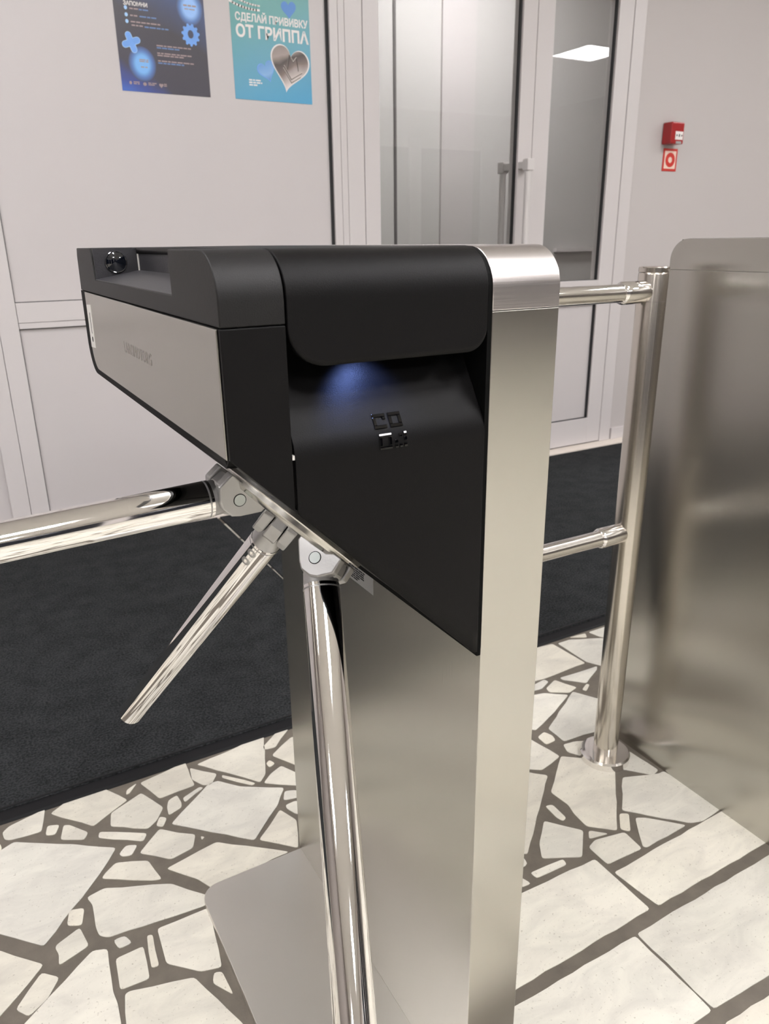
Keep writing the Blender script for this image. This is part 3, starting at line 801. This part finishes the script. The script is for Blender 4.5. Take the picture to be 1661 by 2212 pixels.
def radial_mat(name, c, r, inner, outer, mid=None):
    m = bpy.data.materials.new(name); m.use_nodes = True
    nt = m.node_tree; b = nt.nodes['Principled BSDF']; L_ = nt.links
    tc = nt.nodes.new('ShaderNodeTexCoord'); mp = nt.nodes.new('ShaderNodeMapping'); mp.inputs['Location'].default_value = (-c[0] / r, 0, -c[1] / r * .86)
    mp.inputs['Scale'].default_value = (1 / r, 0, .86 / r)
    gr = nt.nodes.new('ShaderNodeTexGradient'); gr.gradient_type = 'SPHERICAL'
    cr = nt.nodes.new('ShaderNodeValToRGB'); e = cr.color_ramp.elements
    e[0].position = 0; e[0].color = outer; e[1].position = .55; e[1].color = inner
    k_ = e.new(.28); k_.color = mid or tuple((a_ + b_) / 2 for a_, b_ in zip(inner, outer))
    L_.new(tc.outputs['Object'], mp.inputs[0]); L_.new(mp.outputs[0], gr.inputs[0]); L_.new(gr.outputs[0], cr.inputs[0]); L_.new(cr.outputs[0], b.inputs['Base Color'])
    b.inputs['Roughness'].default_value = .3
    return m
darkp = srgb(64, 60, 70)
M['glow1'] = radial_mat('printed_glow', (.9235, 1.815), .048, srgb(150, 192, 245), darkp, srgb(92, 128, 190))
M['glow2'] = radial_mat('printed_glow_low', (.744, 1.632), .048, srgb(120, 178, 235), darkp, srgb(84, 120, 185))
for mm, c in (('glow1', (.9235, 1.815)), ('glow2', (.744, 1.632))):
    bm = bmesh.new(); poly_xz(bm, ell(c[0], c[1], .046, .053), YQ - .0003); link('glow', bm, mm, p1)
M['pblue'] = mat('print_sky_blue', srgb(110, 160, 230), .35, noise=.2, nscale=30)
M['pblue2'] = mat('print_pale_blue', srgb(165, 205, 245), .35)
M['ptext'] = mat('print_grey_text', srgb(160, 140, 140), .4)
M['ptextb'] = mat('print_blue_text', srgb(100, 130, 180), .4)
def plus(cx, cz, a, w, rot, grow=0):
    pts_ = []
    for q in range(4):
        th = rot + q * math.pi / 2
        for k_ in range(9):
            u = -math.pi / 2 + math.pi * k_ / 8
            lx = a + (w + grow) * math.cos(u); lz = (w + grow) * math.sin(u)
            pts_.append((cx + lx * math.cos(th) - lz * math.sin(th), cz + lx * math.sin(th) + lz * math.cos(th)))
        th2 = th + math.pi / 4
        pts_.append((cx + (w + grow) * 1.45 * math.cos(th2), cz + (w + grow) * 1.45 * math.sin(th2)))
    return pts_
bm = bmesh.new(); poly_xz(bm, plus(.714, 1.694, .022, .0088, .35, .0016), YQ - .0006); link('plus_shape', bm, 'pblue2', p1)
bm = bmesh.new(); poly_xz(bm, plus(.714, 1.694, .022, .0088, .35), YQ - .0008); link('plus_shape', bm, 'pblue', p1)
bm = bmesh.new(); pts_ = []
for i in range(96):
    t = 2 * math.pi * i / 96; r = .031 + .0032 * math.tanh(2.5 * math.sin(t * 11)); pts_.append((.9195 + r * math.cos(t) * .93, 1.735 + r * 1.02 * math.sin(t)))
inn = ell(.9195, 1.737, .0098, .0125, 96)
v0 = [bm.verts.new((p[0], YQ - .0006, p[1])) for p in pts_]; v1 = [bm.verts.new((p[0], YQ - .0006, p[1])) for p in inn]
for i in range(96): bm.faces.new((v0[i], v0[(i + 1) % 96], v1[(i + 1) % 96], v1[i]))
link('gear_shape', bm, 'pblue', p1)
text_obj('heading', 'ЗАПОМНИ', .0165, 'white', p1, lambda x, y, z: Vector((.7010 + x, YQ - .0004 - max(z, 0), 1.8010 + y)), xs=.93, bold=.0004)
r3 = random.Random(8)
def words(which, x, z, wtot, h, parent=None):
    bm_ = bmesh.new()
    e_ = x + wtot
    while x < e_ - .004:
        w_ = min(r3.uniform(.008, .022), e_ - x); box(bm_, x, YQ - .0004, z, x + w_, YQ, z + h); x += w_ + .0028
    link('text_line', bm_, which, parent or p1)
for (z, wa, wb) in ((1.7905, .028, .034), (1.7705, .028, .062), (1.7525, .100, 0)):
    words('ptext', .7200, z, wa, .0040)
    if wb: words('ptextb', .7225 + wa, z - .0004, wb, .0040)
words('ptext', .7215, 1.7425, .040, .0040); words('ptextb', .7640, 1.7410, .082, .0040)
for (z, which, w_) in ((1.6905, 'ptext', .118), (1.6840, 'ptextb', .080), (1.6680, 'ptext', .118), (1.6615, 'ptext', .090), (1.6450, 'ptext', .124), (1.6385, 'ptextb', .090)): words(which, .7980, z, w_, .0038)
for (x, z, w_) in ((.735, 1.6435, .030), (.735, 1.6385, .030), (.738, 1.6220, .028)): words('ptext', x, z, w_, .0032)
words('ptext', .902, 1.8195, .046, .0048); words('ptext', .905, 1.810, .038, .003)
for (x, w_) in ((.708, .020), (.757, .028), (.810, .010)): words('ptext', x, 1.5750, w_, .0032); words('ptext', x, 1.5700, w_, .0032)
for sh in (ell(.698, 1.5735, .0048, .0060, 5), ell(.7455, 1.5725, .0065, .0055, 7), heart(.801, 1.572, .0072)):
    bm = bmesh.new(); poly_xz(bm, sh, YQ - .0005); link('small_logo', bm, 'ptext', p1)
for z in (1.7935, 1.7735, 1.7545):
    bm = bmesh.new(); poly_xz(bm, ell(.7075, z, .0052, .0060, 16), YQ - .0005); link('bullet_dot', bm, 'pblue2', p1)

p2 = empty('wall_poster', (0, 0, 0), 'turquoise-blue poster with white headline and a silver heart', 'poster')
M['p2'] = poster_mat('poster_teal_print', [(0, srgb(64, 130, 196)), (.2, srgb(78, 158, 200)), (.5, srgb(92, 158, 184)), (.8, srgb(98, 160, 160)), (1, srgb(110, 165, 160))], span=(1.05, 1.62), tilt=-.30)
bm = bmesh.new(); box(bm, 1.0665, YQ, 1.550, 1.3700, YP, 1.975); link('sheet', bm, 'p2', p2)
text_obj('headline', 'СДЕЛАЙ ПРИВИВКУ', .0330, 'white', p2, lambda x, y, z: Vector((1.0835 + x, YQ - .0004 - max(z, 0), 1.7990 + y)), xs=.84, bold=.0010)
text_obj('headline', 'ОТ ГРИППА', .0520, 'white', p2, lambda x, y, z: Vector((1.0830 + x, YQ - .0004 - max(z, 0), 1.7490 + y)), xs=.93, bold=.0018)
M['silver'] = poster_mat('printed_silver', [(0, srgb(225, 215, 212)), (.22, srgb(120, 104, 98)), (.36, srgb(70, 60, 56)), (.46, srgb(160, 145, 138)), (.62, srgb(128, 118, 114)), (.74, srgb(226, 214, 214)), (.86, srgb(214, 205, 205)), (1, srgb(92, 84, 82))], span=(.94, 1.20), tilt=-.55, noise=.3)
M['hblue'] = poster_mat('printed_blue_metal', [(0, srgb(60, 120, 200)), (.4, srgb(50, 105, 170)), (.6, srgb(130, 175, 220)), (1, srgb(70, 130, 200))], span=(.95, 1.15), tilt=-.5)
bm = bmesh.new(); poly_xz(bm, heart(1.192, 1.6495, .0345, .36), YQ - .0005); link('small_heart', bm, 'pblue', p2)
bm = bmesh.new(); poly_xz(bm, heart(1.192, 1.6500, .0315, .36), YQ - .0007); link('small_heart', bm, 'hblue', p2)
bm = bmesh.new(); poly_xz(bm, heart(1.2830, 1.6700, .0775, -.20), YQ - .0009); link('silver_heart', bm, 'white', p2)
bm = bmesh.new(); poly_xz(bm, heart(1.2830, 1.6705, .0725, -.20), YQ - .0012); link('silver_heart', bm, 'silver', p2)
bm = bmesh.new(); poly_xz(bm, heart(1.290, 1.853, .029, .05), YQ - .0005); link('small_heart', bm, 'hblue', p2)
M['chev'] = mat('printed_chevron', srgb(196, 186, 176), .35)
M['chevd'] = mat('printed_chevron_dark', srgb(84, 74, 70), .35)
def stroke(bm_, P_, w_, y):
    for a_, b_ in zip(P_, P_[1:]):
        a_, b_ = Vector(a_), Vector(b_); d_ = (b_ - a_).normalized(); n_ = Vector((-d_.y, d_.x)) * w_ / 2
        poly_xz(bm_, [tuple(a_ + n_ - d_ * w_ * .3), tuple(a_ - n_ - d_ * w_ * .3), tuple(b_ - n_ + d_ * w_ * .3), tuple(b_ + n_ + d_ * w_ * .3)], y)
bm = bmesh.new(); bmd = bmesh.new()
cx_, cz_ = 1.296, 1.673
for (o_, s_) in ((bmd, .000), (bm, .003)):
    stroke(o_, [(cx_ - .022, cz_ - .012 + s_), (cx_ - .012, cz_ + .034 + s_), (cx_ + .002, cz_ + .010 + s_), (cx_ + .016, cz_ + .026 + s_), (cx_ + .022, cz_ - .016 + s_)], .0026, YQ - .0015)
    stroke(o_, [(cx_ - .034, cz_ - .004 + s_), (cx_ - .008, cz_ - .046 + s_), (cx_ + .036, cz_ - .022 + s_)], .0026, YQ - .0015)
    stroke(o_, [(cx_ - .038, cz_ - .012 + s_), (cx_ - .008, cz_ - .057 + s_), (cx_ + .030, cz_ - .036 + s_)], .0022, YQ - .0015)
link('heart_lines', bm, 'chev', p2); link('heart_lines', bmd, 'chevd', p2)
for z in (1.6125, 1.6045, 1.5965): words('white', 1.1220, z, .050 if z > 1.60 else .036, .0045, p2)
bm = bmesh.new(); stroke(bm, [(1.068 + .108 * i / 10, 1.8545 - .024 * (1 - (1 - i / 10) ** 2) + .006 * (i / 10)) for i in range(11)], .0070, YQ - .0006); link('white_swoosh', bm, 'white', p2)
bm = bmesh.new(); stroke(bm, [(1.078 + .100 * i / 10, 1.870 - .020 * (1 - (1 - i / 10) ** 2)) for i in range(11)], .0050, YQ - .0006); link('white_swoosh', bm, 'white', p2)
